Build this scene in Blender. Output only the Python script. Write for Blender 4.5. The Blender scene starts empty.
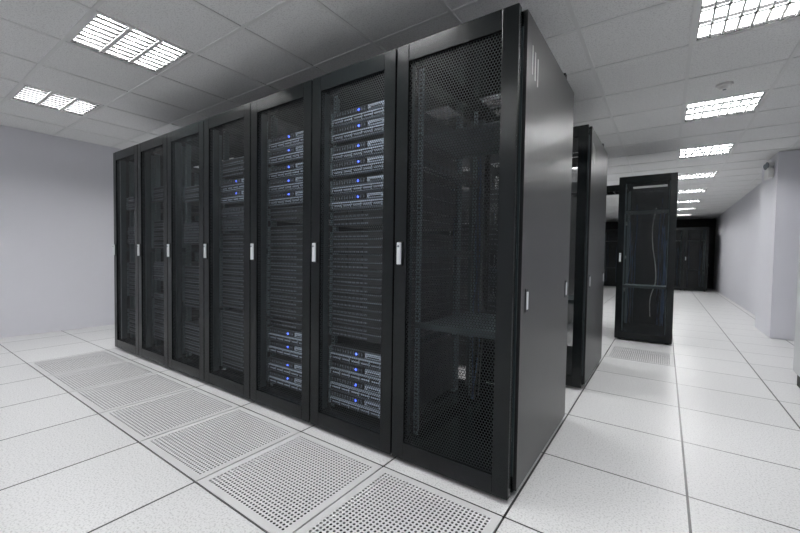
import bpy, math, random
from mathutils import Vector, Matrix
random.seed(7)
scene = bpy.context.scene
scene.view_settings.view_transform = 'Standard'
COL = scene.collection

# ------------------------------------------------------------------ materials
def newmat(name):
    m = bpy.data.materials.new(name); m.use_nodes = True
    nt = m.node_tree
    return m, nt, nt.nodes['Principled BSDF']
def pmat(name, col, rough=0.5, metal=0.0, spec=0.5, noise=0.0, nscale=40, bump=0.0):
    m, nt, b = newmat(name)
    b.inputs['Base Color'].default_value = (*col, 1)
    b.inputs['Roughness'].default_value = rough
    b.inputs['Metallic'].default_value = metal
    b.inputs['Specular IOR Level'].default_value = spec
    tc = nt.nodes.new('ShaderNodeTexCoord')
    n = nt.nodes.new('ShaderNodeTexNoise'); n.inputs['Scale'].default_value = nscale
    n.inputs['Detail'].default_value = 3
    nt.links.new(tc.outputs['Object'], n.inputs['Vector'])
    mr = nt.nodes.new('ShaderNodeMapRange')
    mr.inputs['To Min'].default_value = 1 - noise; mr.inputs['To Max'].default_value = 1 + noise
    nt.links.new(n.outputs['Fac'], mr.inputs['Value'])
    mx = nt.nodes.new('ShaderNodeVectorMath'); mx.operation = 'SCALE'
    mx.inputs[0].default_value = col
    nt.links.new(mr.outputs[0], mx.inputs['Scale'])
    nt.links.new(mx.outputs[0], b.inputs['Base Color'])
    if bump:
        bp = nt.nodes.new('ShaderNodeBump'); bp.inputs['Strength'].default_value = bump
        bp.inputs['Distance'].default_value = 0.002
        nt.links.new(n.outputs['Fac'], bp.inputs['Height']); nt.links.new(bp.outputs[0], b.inputs['Normal'])
    return m
def emat(name, col, s):
    m, nt, b = newmat(name)
    b.inputs['Base Color'].default_value = (*col, 1)
    b.inputs['Emission Color'].default_value = (*col, 1)
    b.inputs['Emission Strength'].default_value = s
    return m

def mth(nt, op, a, b=None):
    n = nt.nodes.new('ShaderNodeMath'); n.operation = op
    for i, v in enumerate((a, b)):
        if v is None: continue
        if isinstance(v, (int, float)): n.inputs[i].default_value = v
        else: nt.links.new(v, n.inputs[i])
    return n.outputs[0]

def perf_mat(name, col, a=0.0135, r=0.0056):
    m, nt, b = newmat(name)
    b.inputs['Base Color'].default_value = (*col, 1)
    b.inputs['Roughness'].default_value = 0.5
    b.inputs['Specular IOR Level'].default_value = 0.3
    tc = nt.nodes.new('ShaderNodeTexCoord'); sp = nt.nodes.new('ShaderNodeSeparateXYZ')
    nt.links.new(tc.outputs['Object'], sp.inputs[0])
    h = a * 1.732
    def dist(off):
        fx = mth(nt, 'FRACT', mth(nt, 'ADD', mth(nt, 'DIVIDE', sp.outputs['X'], a), 100 + off))
        fz = mth(nt, 'FRACT', mth(nt, 'ADD', mth(nt, 'DIVIDE', sp.outputs['Z'], h), 100 + off))
        dx = mth(nt, 'MULTIPLY', mth(nt, 'SUBTRACT', fx, 0.5), a)
        dz = mth(nt, 'MULTIPLY', mth(nt, 'SUBTRACT', fz, 0.5), h)
        return mth(nt, 'ADD', mth(nt, 'MULTIPLY', dx, dx), mth(nt, 'MULTIPLY', dz, dz))
    d = mth(nt, 'MINIMUM', dist(0), dist(0.5))
    hole = mth(nt, 'LESS_THAN', d, r * r)
    tr = nt.nodes.new('ShaderNodeBsdfTransparent'); mix = nt.nodes.new('ShaderNodeMixShader')
    out = nt.nodes['Material Output']
    nt.links.new(hole, mix.inputs[0]); nt.links.new(b.outputs[0], mix.inputs[1]); nt.links.new(tr.outputs[0], mix.inputs[2])
    nt.links.new(mix.outputs[0], out.inputs['Surface'])
    return m

M_BLACK = pmat('powder_coat_black', (0.0045, 0.0060, 0.0066), 0.24, 0.0, 0.25, 0.1, 300, 0.06)
M_SIDE = pmat('side_panel_black', (0.009, 0.0095, 0.010), 0.33, 0.0, 0.38, 0.08, 400, 0.10)
M_INNER = pmat('inner_steel_dark', (0.040, 0.056, 0.061), 0.35, 0.5)
M_RAIL = pmat('rail_zinc_dark', (0.15, 0.20, 0.215), 0.35, 0.5)
M_PERF = perf_mat('perforated_steel_black', (0.018, 0.021, 0.023))
M_CHROME = pmat('handle_silver', (0.72, 0.74, 0.76), 0.3, 0.1)
M_SRV = pmat('server_case', (0.03, 0.032, 0.035), 0.45, 0.2)
M_SRVG = pmat('server_bezel_grey', (0.52, 0.61, 0.72), 0.4, 0.1)
M_SRVD = pmat('server_bay_dark', (0.008, 0.009, 0.010), 0.5)
M_SRVM = pmat('server_bezel_mid', (0.15, 0.175, 0.205), 0.4, 0.2)
M_LEDB = emat('led_blue', (0.08, 0.15, 1.0), 4)
M_LEDG = emat('led_green', (0.1, 1.0, 0.3), 1.5)
M_CABW = pmat('cable_white', (0.50, 0.50, 0.49), 0.5)
M_CABK = pmat('cable_black', (0.015, 0.015, 0.016), 0.5)
M_CABB = pmat('cable_blue', (0.03, 0.07, 0.16), 0.5)
M_WALL = pmat('painted_wall', (0.70, 0.70, 0.745), 0.7, 0, 0.3, 0.015, 6, 0.05)
M_FARWALL = pmat('unlit_wall_dark', (0.02, 0.02, 0.021), 0.8, 0, 0.2, 0.05, 6)  # charcoal colour stands in for the unlit far end of the room
M_TBAR = pmat('ceiling_tbar', (0.66, 0.665, 0.66), 0.5)
M_ALU = pmat('louver_blade', (0.013, 0.013, 0.013), 0.8, 0.0, 0.0)
M_REFL = pmat('reflector_white', (0.8, 0.8, 0.8), 0.5)
M_TUBE = emat('fluorescent_tube', (0.99, 0.995, 1.0), 106)
M_WHITE = pmat('white_plastic', (0.75, 0.75, 0.74), 0.4)
M_ACW = pmat('ac_panel_white', (0.72, 0.73, 0.75), 0.4)
M_DARK = pmat('void_dark', (0.015, 0.015, 0.015), 0.9)
M_VENT = pmat('vent_tile_grey', (0.60, 0.60, 0.60), 0.35, 0.0, 0.5, 0.03, 60)
M_VENTF = pmat('vent_frame_grey', (0.54, 0.54, 0.54), 0.4, 0.0)

GX0, GY0 = 0.11, 1.44
def floor_mat():
    m, nt, b = newmat('raised_floor_laminate')
    tc = nt.nodes.new('ShaderNodeTexCoord'); sp = nt.nodes.new('ShaderNodeSeparateXYZ')
    nt.links.new(tc.outputs['Object'], sp.inputs[0])
    def line(o, off, w):
        f = mth(nt, 'FRACT', mth(nt, 'ADD', mth(nt, 'DIVIDE', mth(nt, 'SUBTRACT', o, off), 0.6), 100))
        e = mth(nt, 'ABSOLUTE', mth(nt, 'SUBTRACT', f, 0.5))
        return mth(nt, 'GREATER_THAN', e, 0.5 - w / 0.6 / 2)
    l = mth(nt, 'MAXIMUM', line(sp.outputs['X'], GX0, 0.0095), line(sp.outputs['Y'], GY0, 0.0080))
    n = nt.nodes.new('ShaderNodeTexNoise'); n.inputs['Scale'].default_value = 130; n.inputs['Detail'].default_value = 4
    nt.links.new(tc.outputs['Object'], n.inputs['Vector'])
    cr = nt.nodes.new('ShaderNodeValToRGB')
    cr.color_ramp.elements[0].position = 0.34; cr.color_ramp.elements[0].color = (0.44, 0.44, 0.44, 1)
    cr.color_ramp.elements[1].position = 0.5; cr.color_ramp.elements[1].color = (0.64, 0.643, 0.64, 1)
    nt.links.new(n.outputs['Fac'], cr.inputs[0])
    fl = nt.nodes.new('ShaderNodeVectorMath'); fl.operation = 'MULTIPLY_ADD'
    fl.inputs[1].default_value = (1/0.6,)*3; fl.inputs[2].default_value = (-GX0/0.6+50, -GY0/0.6+50, 0)
    nt.links.new(tc.outputs['Object'], fl.inputs[0])
    ff = nt.nodes.new('ShaderNodeVectorMath'); ff.operation = 'FLOOR'; nt.links.new(fl.outputs[0], ff.inputs[0])
    wn = nt.nodes.new('ShaderNodeTexWhiteNoise'); nt.links.new(ff.outputs[0], wn.inputs['Vector'])
    mr = nt.nodes.new('ShaderNodeMapRange'); mr.inputs['To Min'].default_value = 0.95; mr.inputs['To Max'].default_value = 1.0
    nt.links.new(wn.outputs['Value'], mr.inputs['Value'])
    sc = nt.nodes.new('ShaderNodeVectorMath'); sc.operation = 'SCALE'
    nt.links.new(cr.outputs[0], sc.inputs[0]); nt.links.new(mr.outputs[0], sc.inputs['Scale'])
    mx = nt.nodes.new('ShaderNodeMix'); mx.data_type = 'RGBA'
    nt.links.new(l, mx.inputs['Factor']); nt.links.new(sc.outputs[0], mx.inputs[6]); mx.inputs[7].default_value = (0.015, 0.015, 0.015, 1)
    nt.links.new(mx.outputs[2], b.inputs['Base Color'])
    b.inputs['Roughness'].default_value = 0.33
    return m
M_FLOOR = floor_mat()
def ceil_mat():
    m, nt, b = newmat('mineral_ceiling_tile')
    tc = nt.nodes.new('ShaderNodeTexCoord')
    n = nt.nodes.new('ShaderNodeTexNoise'); n.inputs['Scale'].default_value = 120; n.inputs['Detail'].default_value = 3
    nt.links.new(tc.outputs['Object'], n.inputs['Vector'])
    cr = nt.nodes.new('ShaderNodeValToRGB')
    cr.color_ramp.elements[0].position = 0.35; cr.color_ramp.elements[0].color = (0.60, 0.60, 0.60, 1)
    cr.color_ramp.elements[1].position = 0.5; cr.color_ramp.elements[1].color = (0.75, 0.755, 0.75, 1)
    nt.links.new(n.outputs['Fac'], cr.inputs[0]); nt.links.new(cr.outputs[0], b.inputs['Base Color'])
    b.inputs['Roughness'].default_value = 0.85
    return m
M_CEIL = ceil_mat()

# ------------------------------------------------------------------ mesh builder
class MB:
    def __init__(s): s.v = []; s.f = []; s.m = []; s.mats = []
    def mi(s, mat):
        if mat not in s.mats: s.mats.append(mat)
        return s.mats.index(mat)
    def box(s, x0, x1, y0, y1, z0, z1, mat):
        b = len(s.v); i = s.mi(mat)
        s.v += [(x0,y0,z0),(x1,y0,z0),(x1,y1,z0),(x0,y1,z0),(x0,y0,z1),(x1,y0,z1),(x1,y1,z1),(x0,y1,z1)]
        for q in ((0,3,2,1),(4,5,6,7),(0,1,5,4),(1,2,6,5),(2,3,7,6),(3,0,4,7)):
            s.f.append(tuple(b+k for k in q)); s.m.append(i)
    def quad(s, pts, mat):
        b = len(s.v); s.v += [tuple(p) for p in pts]; s.f.append(tuple(range(b, b+len(pts)))); s.m.append(s.mi(mat))
    def cyl(s, c, r, h, axis, mat, n=12, r2=None):
        r2 = r if r2 is None else r2
        b = len(s.v); i = s.mi(mat); ax = Vector(axis).normalized()
        t = ax.orthogonal().normalized(); u = ax.cross(t); c = Vector(c)
        for k in range(n):
            a = 2*math.pi*k/n; d = t*math.cos(a)+u*math.sin(a)
            s.v.append(tuple(c+d*r)); s.v.append(tuple(c+ax*h+d*r2))
        for k in range(n):
            k2 = (k+1) % n
            s.f.append((b+2*k, b+2*k2, b+2*k2+1, b+2*k+1)); s.m.append(i)
        s.f.append(tuple(b+2*k for k in reversed(range(n)))); s.m.append(i)
        s.f.append(tuple(b+2*k+1 for k in range(n))); s.m.append(i)
    def tube(s, pts, r, mat, n=6, sub=6):
        P = [Vector(p) for p in pts]; P = [P[0]*2-P[1]] + P + [P[-1]*2-P[-2]]
        S = []
        for k in range(1, len(P)-2):
            for j in range(sub):
                t = j/sub; a, b_, c, d = P[k-1], P[k], P[k+1], P[k+2]
                S.append(0.5*((2*b_)+(-a+c)*t+(2*a-5*b_+4*c-d)*t*t+(-a+3*b_-3*c+d)*t**3))
        S.append(P[-2]); i = s.mi(mat); b = len(s.v)
        ref = Vector((0.3, 0.9, 0.2)).normalized()
        for k, p in enumerate(S):
            tg = (S[min(k+1, len(S)-1)]-S[max(k-1, 0)]).normalized()
            a = tg.cross(ref).normalized(); c = tg.cross(a)
            for q in range(n):
                an = 2*math.pi*q/n; s.v.append(tuple(p+(a*math.cos(an)+c*math.sin(an))*r))
        for k in range(len(S)-1):
            for q in range(n):
                q2 = (q+1) % n
                s.f.append((b+k*n+q, b+k*n+q2, b+(k+1)*n+q2, b+(k+1)*n+q)); s.m.append(i)
    def mesh(s, name):
        me = bpy.data.meshes.new(name); me.from_pydata(s.v, [], s.f)
        for m in s.mats: me.materials.append(m)
        me.polygons.foreach_set('material_index', s.m); me.update()
        return me
def obj(name, me, parent=None, loc=(0,0,0), bevel=0, rot=None):
    o = bpy.data.objects.new(name, me); COL.objects.link(o); o.location = loc
    if rot: o.rotation_euler = rot
    if parent: o.parent = parent
    if bevel:
        b = o.modifiers.new('bevel', 'BEVEL'); b.width = bevel; b.segments = 2; b.limit_method = 'ANGLE'
    return o
def empty(name, loc, rot=None):
    o = bpy.data.objects.new(name, None); COL.objects.link(o); o.location = loc; o.empty_display_size = 0.2
    if rot: o.rotation_euler = rot
    return o

# ------------------------------------------------------------------ room
XL, XR, YB, YF, HC = -6.25, 1.40, -1.81, 17.0, 2.44
def wall(name, a, mat):
    m = MB(); m.box(*a, mat); obj(name, m.mesh(name))
wall('wall_left', (XL-0.12, XL, YB-0.12, YF+0.12, -0.3, 2.6), M_WALL)
wall('wall_right', (XR, XR+0.12, YB-0.12, YF+0.12, -0.3, 2.6), M_WALL)
wall('wall_rear', (XL, XR, YB-0.12, YB, -0.3, 2.6), M_WALL)
wall('wall_front', (XL, XR, YF, YF+0.12, -0.3, 2.6), M_FARWALL)

m = MB(); m.box(1.16, XR-0.001, 6.85, 7.85, 0.001, HC-0.008, M_WALL); obj('wall_pilaster', m.mesh('wall_pilaster'))

vent_cells = {(-(k+2), -1) for k in range(7)} | {(-1, 5)}
m = MB()
i0, i1 = math.floor((XL-GX0)/0.6), math.ceil((XR-GX0)/0.6)
j0, j1 = math.floor((YB-GY0)/0.6), math.ceil((YF-GY0)/0.6)
for i in range(i0, i1):
    for j in range(j0, j1):
        if (i, j) in vent_cells: continue
        x0, x1 = max(XL, GX0+i*0.6), min(XR, GX0+(i+1)*0.6)
        y0, y1 = max(YB, GY0+j*0.6), min(YF, GY0+(j+1)*0.6)
        if x1-x0 < 1e-4 or y1-y0 < 1e-4: continue
        m.quad([(x0,y0,0),(x1,y0,0),(x1,y1,0),(x0,y1,0)], M_FLOOR)
obj('floor', m.mesh('floor'))

m = MB(); N = 30; B = 0.036; A = 0.6-2*B; c = A/N
g = 0.004
for (x0,x1,y0,y1) in ((g,0.6-g,g,B),(g,0.6-g,0.6-B,0.6-g),(g,B,B,0.6-B),(0.6-B,0.6-g,B,0.6-B)):
    m.box(x0,x1,y0,y1,-0.03,0.0008,M_VENTF)
for i in range(N):
    for j in range(N):
        cx, cy = B+(i+.5)*c, B+(j+.5)*c; h = c/2; r = c*0.345
        O = [(h,0),(h,h),(0,h),(-h,h),(-h,0),(-h,-h),(0,-h),(h,-h)]
        b = len(m.v); mi = m.mi(M_VENT)
        for k in range(8):
            a = k*math.pi/4
            m.v.append((cx+O[k][0], cy+O[k][1], 0.0004)); m.v.append((cx+r*math.cos(a), cy+r*math.sin(a), 0.0004))
            m.v.append((cx+r*math.cos(a), cy+r*math.sin(a), -0.001))
        for k in range(8):
            k2 = (k+1) % 8
            m.f.append((b+3*k, b+3*k2, b+3*k2+1, b+3*k+1)); m.m.append(mi)
            m.f.append((b+3*k+1, b+3*k2+1, b+3*k2+2, b+3*k+2)); m.m.append(mi)
m.quad([(0.0,0.0,-0.05),(0.6,0.0,-0.05),(0.6,0.6,-0.05),(0.0,0.6,-0.05)], M_DARK)
vent_me = m.mesh('perforated_floor_tile')
for (i, j) in sorted(vent_cells): obj('perforated_floor_tile', vent_me, loc=(GX0+i*0.6, GY0+j*0.6, 0))

# ceiling
TX, TY = 0.578, 0.59
LX0, LY0 = 0.385, 1.10
LX = [LX0-3*TX*k for k in range(4)]
CX0, CY0 = LX0-TX/2, LY0-TY/2
lights = []
for k in range(-1, 9):
    y = LY0+3*TY*k
    for x in LX:
        if x == LX[0] or y < 9: lights.append((x, y))
cells = {(round((x-TX/2-CX0)/TX), round((y-TY/2-CY0)/TY)) for x, y in lights}
m = MB(); t = MB()
i0, i1 = math.floor((XL-CX0)/TX), math.ceil((XR-CX0)/TX)
j0, j1 = math.floor((YB-CY0)/TY), math.ceil((YF-CY0)/TY)
for i in range(i0, i1):
    for j in range(j0, j1):
        if (i, j) in cells: continue
        x0, x1 = max(XL, CX0+i*TX), min(XR, CX0+(i+1)*TX)
        y0, y1 = max(YB, CY0+j*TY), min(YF, CY0+(j+1)*TY)
        if x1-x0 < 1e-4 or y1-y0 < 1e-4: continue
        m.quad([(x0,y0,HC),(x0,y1,HC),(x1,y1,HC),(x1,y0,HC)], M_CEIL)
obj('ceiling', m.mesh('ceiling'))
for i in range(i0, i1+1):
    x = CX0+i*TX
    if XL < x < XR: t.box(x-0.011, x+0.011, YB+0.005, YF-0.005, HC-0.006, HC-0.0005, M_TBAR)
for j in range(j0, j1+1):
    y = CY0+j*TY
    if YB < y < YF: t.box(XL+0.005, XR-0.005, y-0.011, y+0.011, HC-0.0057, HC-0.0004, M_TBAR)
obj('ceiling_grid', t.mesh('ceiling_grid'))

m = MB(); ax_, ay_ = TX/2-0.006, TY/2-0.006; a = 0.262
zb, zt = 0.0, 0.095
for (x0,x1,y0,y1) in ((-ax_,ax_,-ay_,-a),(-ax_,ax_,a,ay_),(-ax_,-a,-a,a),(a,ax_,-a,a)):
    m.box(x0,x1,y0,y1,-0.001,0.004,M_TBAR)
for (x0,x1,y0,y1) in ((-a,a,-a,-a+0.004),(-a,a,a-0.004,a),(-a,-a+0.004,-a,a),(a-0.004,a,-a,a)):
    m.box(x0,x1,y0,y1,0.018,zt,M_REFL)
    m.box(x0,x1,y0,y1,0.0,0.018,M_ALU)
m.box(-a,a,-a,a,zt,zt+0.004,M_REFL)
for k in range(1, 3):
    y = -a+k*2*a/3
    m.box(-a,a,y-0.013,y+0.013,0.002,0.006,M_TBAR)
    m.box(-a,a,y-0.010,y+0.010,0.006,0.028,M_ALU)
for k in range(1, 8):
    x = -a+k*2*a/8
    m.box(x-0.006,x+0.006,-a,a,0.002,0.005,M_TBAR)
    m.box(x-0.005,x+0.005,-a,a,0.005,0.022,M_ALU)
fit_me = m.mesh('louvre_housing')
m = MB()
for k in range(3):
    y = -a+(k+.5)*2*a/3; r = 0.022
    P = [(y+r*math.cos(q), 0.064+r*math.sin(q)) for q in [math.radians(d) for d in (180, 240, 300, 360)]]
    for q in range(3):
        m.quad([(-0.25,P[q][0],P[q][1]),(-0.25,P[q+1][0],P[q+1][1]),(0.25,P[q+1][0],P[q+1][1]),(0.25,P[q][0],P[q][1])], M_TUBE)
tube_me = m.mesh('fluorescent_tubes')
for (x, y) in lights:
    e = empty('ceiling_light', (x, y, HC))
    obj('louvre_housing', fit_me, e); obj('fluorescent_tubes', tube_me, e)

# ------------------------------------------------------------------ racks
RW, RD = 0.598, 1.05
ZT, ZD = 2.025, 0.022
def body_mesh(side):
    m = MB()
    for x in (0.05, RW-0.05):
        for y in (0.09, RD-0.08):
            m.cyl((x,y,0.0),0.022,0.012,(0,0,1),M_BLACK); m.cyl((x,y,0.012),0.009,0.05,(0,0,1),M_BLACK)
    z0, z1 = 0.03, ZT; f, r = 0.052, RD-0.045
    for z in ((z0, z0+0.07), (z1-0.06, z1)):
        m.box(0.001,RW-0.001,f,f+0.05,*z,M_BLACK); m.box(0.001,RW-0.001,r-0.05,r,*z,M_BLACK)
        m.box(0.001,0.045,f,r,*z,M_BLACK); m.box(RW-0.045,RW-0.001,f,r,*z,M_BLACK)
    m.box(0.04,RW-0.04,f+0.04,r-0.04,z0+0.02,z0+0.025,M_BLACK)
    m.box(0.001,RW-0.001,f,0.75,z1-0.004,z1,M_BLACK); m.box(0.001,0.1,0.75,r,z1-0.004,z1,M_BLACK); m.box(RW-0.1,RW-0.001,0.75,r,z1-0.004,z1,M_BLACK)
    for x in (0.001, RW-0.046):
        for y in (f, r-0.045):
            m.box(x,x+0.045,y,y+0.045,z0,z1,M_INNER)
    for x0, x1 in ((0.05,0.078),(RW-0.078,RW-0.05)):
        for y in (0.125, 0.80):
            m.box(x0,x1,y,y+0.003,z0+0.07,z1-0.06,M_RAIL)
            sx = x0 if x0 < 0.3 else x1-0.003
            m.box(sx,sx+0.003,y,y+0.05,z0+0.07,z1-0.06,M_RAIL)
            z = z0+0.09
            while z < z1-0.08:
                m.box((x0+x1)/2-0.005,(x0+x1)/2+0.005,y-0.001,y,z,z+0.010,M_SRVD); z += 0.0222
    for z in (0.55, 1.02, 1.5):
        for x in (0.006, RW-0.036):
            m.box(x,x+0.03,f+0.04,r-0.04,z,z+0.04,M_INNER)
            y = 0.16
            while y < 0.9:
                m.box(x-0.001,x+0.031,y,y+0.02,z+0.012,z+0.026,M_SRVD); y += 0.05
    if side:
        xa, xb = (RW-0.004, RW+0.014) if side > 0 else (-0.014, 0.004)
        m.box(xa,xb,f+0.006,r-0.004,z0+0.01,z1+0.005,M_SIDE)
    return m.mesh('cabinet_body')
def side_detail(side):
    m = MB(); x = RW+0.014 if side > 0 else -0.014; s = 1 if side > 0 else -1
    for y in (0.13, RD-0.14):
        z = 0.84
        a, b = sorted((x, x+s*0.003)); m.box(a,b,y-0.016,y+0.016,z-0.05,z+0.05,M_SRVD)
        a, b = sorted((x+s*0.003, x+s*0.008)); m.box(a,b,y-0.008,y+0.008,z-0.038,z+0.038,M_CHROME)
    for k in range(3):
        y = 0.13+k*0.04
        a, b = sorted((x, x+s*0.002)); m.box(a,b,y,y+0.010,1.80-0.012*k,1.92-0.012*k,M_CABW)
    return m.mesh('side_latches')
def door_mesh():
    m = MB(); st, rl = 0.072, 0.085; za, zb_ = ZD, ZT+0.007
    m.box(0.003,st,0,0.035,za,zb_,M_BLACK); m.box(RW-st,RW-0.003,0,0.035,za,zb_,M_BLACK)
    m.box(st,RW-st,0,0.035,za,za+rl,M_BLACK); m.box(st,RW-st,0,0.035,zb_-rl,zb_,M_BLACK)
    for z in (0.25, 1.02, 1.78):
        m.cyl((RW-0.012,0.044,z),0.008,0.06,(0,0,1),M_INNER,8)
    return m.mesh('door_frame')
def perf_mesh(y, mat=M_PERF, name='perforated_sheet'):
    m = MB(); st, rl = 0.070, 0.083; za, zb_ = ZD+rl, ZT+0.007-rl
    m.quad([(st,y,za),(RW-st,y,za),(RW-st,y,zb_),(st,y,zb_)], mat)
    return m.mesh(name)
def handle_mesh():
    m = MB()
    m.box(0.026,0.052,-0.006,0.0,0.975,1.095,M_SRVD)
    m.box(0.029,0.049,-0.018,-0.006,0.982,1.088,M_CHROME)
    m.cyl((0.039,-0.021,1.070),0.006,0.004,(0,1,0),M_SRVM,10)
    return m.mesh('door_handle')
BODY = {s: body_mesh(s) for s in (-1, 0, 1)}
LATCH = {s: side_detail(s) for s in (-1, 1)}
DOOR = door_mesh(); PERF = perf_mesh(0.012); HANDLE = handle_mesh(); SOLID = perf_mesh(0.022, M_BLACK, 'solid_sheet')

U = 0.0445; SX0, SX1 = 0.056, RW-0.056; SY = 0.112
def srv1(m, z):
    m.box(SX0+0.01,SX1-0.01,SY+0.01,SY+0.66,z+0.002,z+U-0.003,M_SRV)
    m.box(SX0,SX1,SY,SY+0.01,z+0.0015,z+U-0.0025,M_SRV)
    for k in range(9):
        m.box(SX0+0.02+k*0.03,SX0+0.043+k*0.03,SY-0.002,SY,z+0.008,z+0.018,M_SRVM)
    m.box(SX0+0.02,SX0+0.13,SY-0.005,SY,z+0.021,z+U-0.006,M_SRVD)
    m.box(SX0+0.135,SX0+0.245,SY-0.005,SY,z+0.021,z+U-0.006,M_SRVD)
    m.box(SX0+0.40,SX1-0.03,SY-0.004,SY,z+0.028,z+U-0.009,M_SRVG)
    m.box(SX0+0.02,SX1-0.02,SY-0.006,SY,z+U-0.008,z+U-0.003,M_SRVM)
    m.box(SX1-0.024,SX1-0.02,SY-0.004,SY,z+0.015,z+0.02,M_LEDG)
def srv2(m, z, grey=True):
    h = 2*U; G = M_SRVG if grey else M_SRVM
    m.box(SX0+0.01,SX1-0.01,SY+0.01,SY+0.7,z+0.002,z+h-0.003,M_SRV)
    m.box(SX0,SX1,SY,SY+0.01,z+0.0015,z+h-0.0025,M_SRVM)
    m.box(SX0+0.012,SX1-0.012,SY-0.012,SY,z+0.010,z+0.044,G)
    for k in range(6):
        x = SX0+0.02+k*0.0745
        m.box(x,x+0.066,SY-0.016,SY-0.012,z+0.012,z+0.017,M_SRVD)
        m.box(x,x+0.066,SY-0.016,SY-0.012,z+0.029,z+0.036,M_SRVD)
        m.box(x+0.004,x+0.010,SY-0.017,SY-0.012,z+0.018,z+0.026,M_SRVD)
    m.box(SX0+0.02,SX0+0.27,SY-0.008,SY,z+0.053,z+h-0.008,M_SRVD)
    for k in range(12):
        m.box(SX0+0.024+k*0.0205,SX0+0.034+k*0.0205,SY-0.010,SY-0.008,z+0.058,z+h-0.012,M_SRVM)
    m.box(SX0+0.28,SX1-0.02,SY-0.010,SY,z+0.056,z+h-0.010,G)
    m.box(SX0+0.30,SX0+0.38,SY-0.012,SY-0.010,z+0.060,z+0.066,M_SRVD)
    if grey: m.cyl((SX0+0.215,SY-0.010,z+0.067),0.0065,0.004,(0,-1,0),M_LEDB,10)
def ears(m, z, h):
    for x in (SX0, SX1-0.012): m.box(x,x+0.012,SY-0.014,SY,z+0.004,z+h-0.004,M_RAIL)
def stack(spec):
    m = MB()
    for kind, z, n in spec:
        for k in range(n):
            if kind == 1: srv1(m, z+k*U); ears(m, z+k*U, U)
            elif kind == 2: srv2(m, z+k*2*U); ears(m, z+k*2*U, 2*U)
            elif kind == 3: srv2(m, z+k*2*U, False)
    for k in range(10):
        x = 0.1+random.random()*0.08 if k % 2 else RW-0.1-random.random()*0.08
        m.tube([(x,0.86,0.15),(x+random.uniform(-.03,.03),0.9,0.7),(x+random.uniform(-.03,.03),0.9,1.2),(x,0.86,1.7+random.random()*.2)],0.004,random.choice([M_CABK,M_CABB,M_CABW]))
    return m.mesh('server_stack')
def cable_rack(seed, white=3, dark_filler=False):
    random.seed(seed)
    m = MB()
    m.box(SX0,SX1,SY,SY+0.5,1.62,1.625,M_INNER)
    m.box(SX0,SX1,SY+0.02,SY+0.62,0.66,0.668,M_RAIL); m.box(SX0,SX1,SY,SY+0.02,0.655,0.685,M_INNER)
    if dark_filler:
        for k in range(6): m.box(SX0,SX1,0.806,0.812,0.12+k*0.09,0.207+k*0.09,M_BLACK)  # added dark filler panels, hide the bright aisle floor behind the rear door
    for k in range(18):
        x = random.choice([0.12, 0.47, 0.45])+random.uniform(-.03,.03); y = random.choice([0.72, 0.75])+random.uniform(-.03,.03)
        zt_ = random.uniform(1.2,1.9)
        P = [(x+random.uniform(-.02,.02), y+random.uniform(-.02,.02), 0.12+q*(zt_-0.12)/5) for q in range(6)]
        m.tube(P,0.004,random.choice([M_CABK,M_CABB,M_CABK,M_CABB]))
    for k in range(white):
        x = 0.38+0.03*k
        P = [(x+random.uniform(-.03,.03), 0.58+random.uniform(-.03,.03), 0.25+q*0.24) for q in range(7)]
        m.tube(P,0.0055,M_CABW)
    return m.mesh('patch_cabling')
ST = {
 'A': stack([(1,1.19,2),(2,1.285,2),(2,1.48,2),(2,1.68,2),(1,0.54,14),(2,0.125,4)]),
 'B': stack([(1,1.245,2),(2,1.345,3),(2,1.63,2),(1,0.59,14),(2,0.13,2),(2,0.34,2),(1,0.53,1)]),
 'C': stack([(1,0.13,10),(1,0.60,13),(3,1.19,2),(2,1.40,2),(1,1.60,3)]),
 'D': stack([(1,0.15,6),(1,0.55,8),(3,1.1,2),(1,1.45,3)]),
 'H': stack([(1,0.18,10),(3,0.75,2),(1,1.05,6),(1,1.5,3)]),
 'E': cable_rack(3, 3, True), 'F': cable_rack(11, 1), 'G': cable_rack(5, 0), 'I': cable_rack(8, 1),
}
def rack(x, y, side=0, content=None, solid_rear=False, bracket=False):
    e = empty('server_rack', (x, y, 0))
    obj('cabinet_body', BODY[side], e, bevel=0.002)
    if side: obj('side_latches', LATCH[side], e, bevel=0.001)
    obj('front_door_frame', DOOR, e, bevel=0.004)
    obj('front_door_sheet', PERF, e)
    obj('door_handle', HANDLE, e, bevel=0.004)
    obj('rear_door_frame', DOOR, e, loc=(RW, RD, 0), rot=(0,0,math.pi), bevel=0.003)
    obj('rear_door_sheet', SOLID if solid_rear else PERF, e, loc=(RW, RD, 0), rot=(0,0,math.pi))
    if content: obj('equipment', ST[content], e)
    if bracket:
        m = MB(); m.box(0.53,0.59,0.86,0.90,ZT,ZT+0.075,M_BLACK); m.box(0.53,0.59,0.93,0.97,ZT,ZT+0.05,M_BLACK)
        m.box(0.04,0.59,0.90,0.93,ZT,ZT+0.03,M_BLACK)
        obj('roof_cable_bracket', m.mesh('roof_cable_bracket'), e)
    return e
X0, Y0 = -0.497, 1.509
for k, c_ in enumerate(['E','A','B','C','D','H','D']):
    rack(X0-0.6*(k+1)+0.001, Y0, 1 if k == 0 else (-1 if k == 6 else 0), c_, False, k == 0)
for k, c_ in enumerate(['G','H','C','D','F','C']):
    rack(X0-0.6*(k+1)+0.001, 3.16, 1 if k == 0 else (-1 if k == 5 else 0), c_, False, k == 0)
rack(-0.50, 5.45, 0, 'I', True)
for k, c_ in enumerate(['C','D']):
    rack(-1.75-0.6*k, 5.45, 1 if k == 0 else 0, c_)
for k in range(5):
    rack(-1.9+0.6*k, 15.2, 1 if k == 4 else 0, 'G', True)
m = MB()
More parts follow.
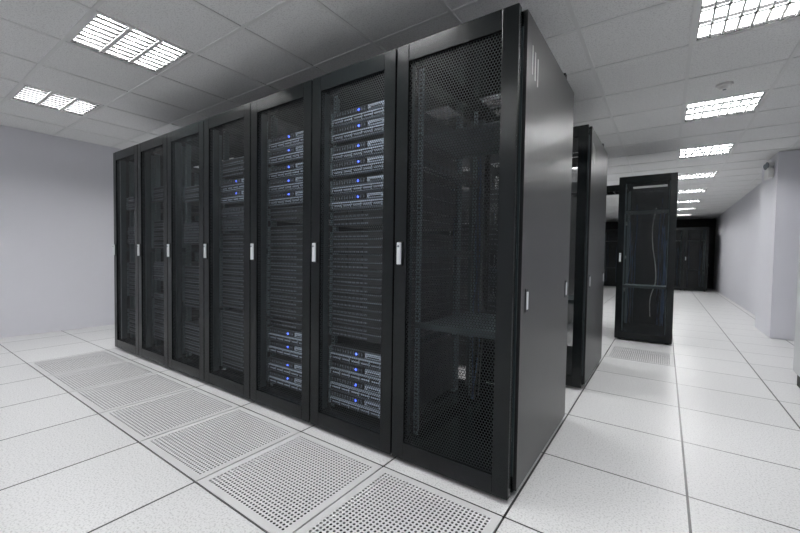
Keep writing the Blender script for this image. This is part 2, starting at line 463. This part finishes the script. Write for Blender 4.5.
m.box(-1.135,-0.515,5.75,5.765,1.91,1.99,M_BLACK); m.box(-1.135,-0.515,6.05,6.065,1.91,1.99,M_BLACK)
for k in range(6): m.box(-1.1+k*0.1,-1.08+k*0.1,5.765,6.05,1.91,1.925,M_BLACK)
obj('cable_tray', m.mesh('cable_tray'))

# AC unit on the right
m = MB()
ax0, ax1, ay0, ay1 = 0.90, XR-0.01, 3.45, 4.43
m.box(ax0+0.02,ax1,ay0+0.02,ay1-0.02,0.0,0.10,M_SRVD)
m.box(ax0+0.008,ax1,ay0,ay1,0.10,1.95,M_ACW)
for k in range(2):
    ya = ay0+0.01+k*(ay1-ay0)/2
    m.box(ax0-0.004,ax0+0.008,ya,ya+(ay1-ay0)/2-0.02,0.12,1.5,M_ACW)
for k in range(9): m.box(ax0-0.002,ax0+0.008,ay0+0.03,ay1-0.03,1.56+k*0.04,1.58+k*0.04,M_VENTF)
m.box(ax0-0.007,ax0-0.004,ay0+0.1,ay0+0.3,1.2,1.35,M_SRVD)
obj('air_conditioning_unit', m.mesh('air_conditioning_unit'), bevel=0.004)

m = MB(); m.cyl((0,0,0),0.055,-0.018,(0,0,1),M_WHITE,24); m.cyl((0,0,-0.018),0.042,-0.022,(0,0,1),M_WHITE,24,0.03); m.cyl((0,0,-0.040),0.012,-0.004,(0,0,1),M_SRVM,12)
obj('smoke_detector', m.mesh('smoke_detector'), loc=(0.35,4.02,HC-0.001))
m = MB(); m.box(-0.06,0,-0.13,0.13,-0.06,0.06,M_WHITE)
for s in (-1, 1):
    m.cyl((-0.03,s*0.07,0.06),0.012,0.03,(0,0,1),M_WHITE); m.cyl((-0.01,s*0.07,0.125),0.035,0.055,(-1,-0.3,-0.2),M_WHITE,16,0.048)
    m.cyl((-0.062,s*0.07-0.016,0.114),0.040,0.006,(-1,-0.3,-0.2),M_SRVM,16)
obj('emergency_light', m.mesh('emergency_light'), loc=(1.159,7.15,2.20), bevel=0.003)

# ------------------------------------------------------------------ world + camera
w = bpy.data.worlds.new('world'); scene.world = w; w.use_nodes = True
w.node_tree.nodes['Background'].inputs[0].default_value = (0.02, 0.02, 0.02, 1)
cam = bpy.data.cameras.new('camera'); co = bpy.data.objects.new('camera', cam); COL.objects.link(co)
cam.lens = 17.0; cam.sensor_width = 36; cam.clip_start = 0.02
R = Matrix.Rotation(math.radians(35.03), 4, 'Z') @ Matrix.Rotation(math.radians(90-1.82), 4, 'X') @ Matrix.Rotation(math.radians(0.85), 4, 'Z')
co.matrix_world = Matrix.Translation((0, 0, 1.03)) @ R
scene.camera = co
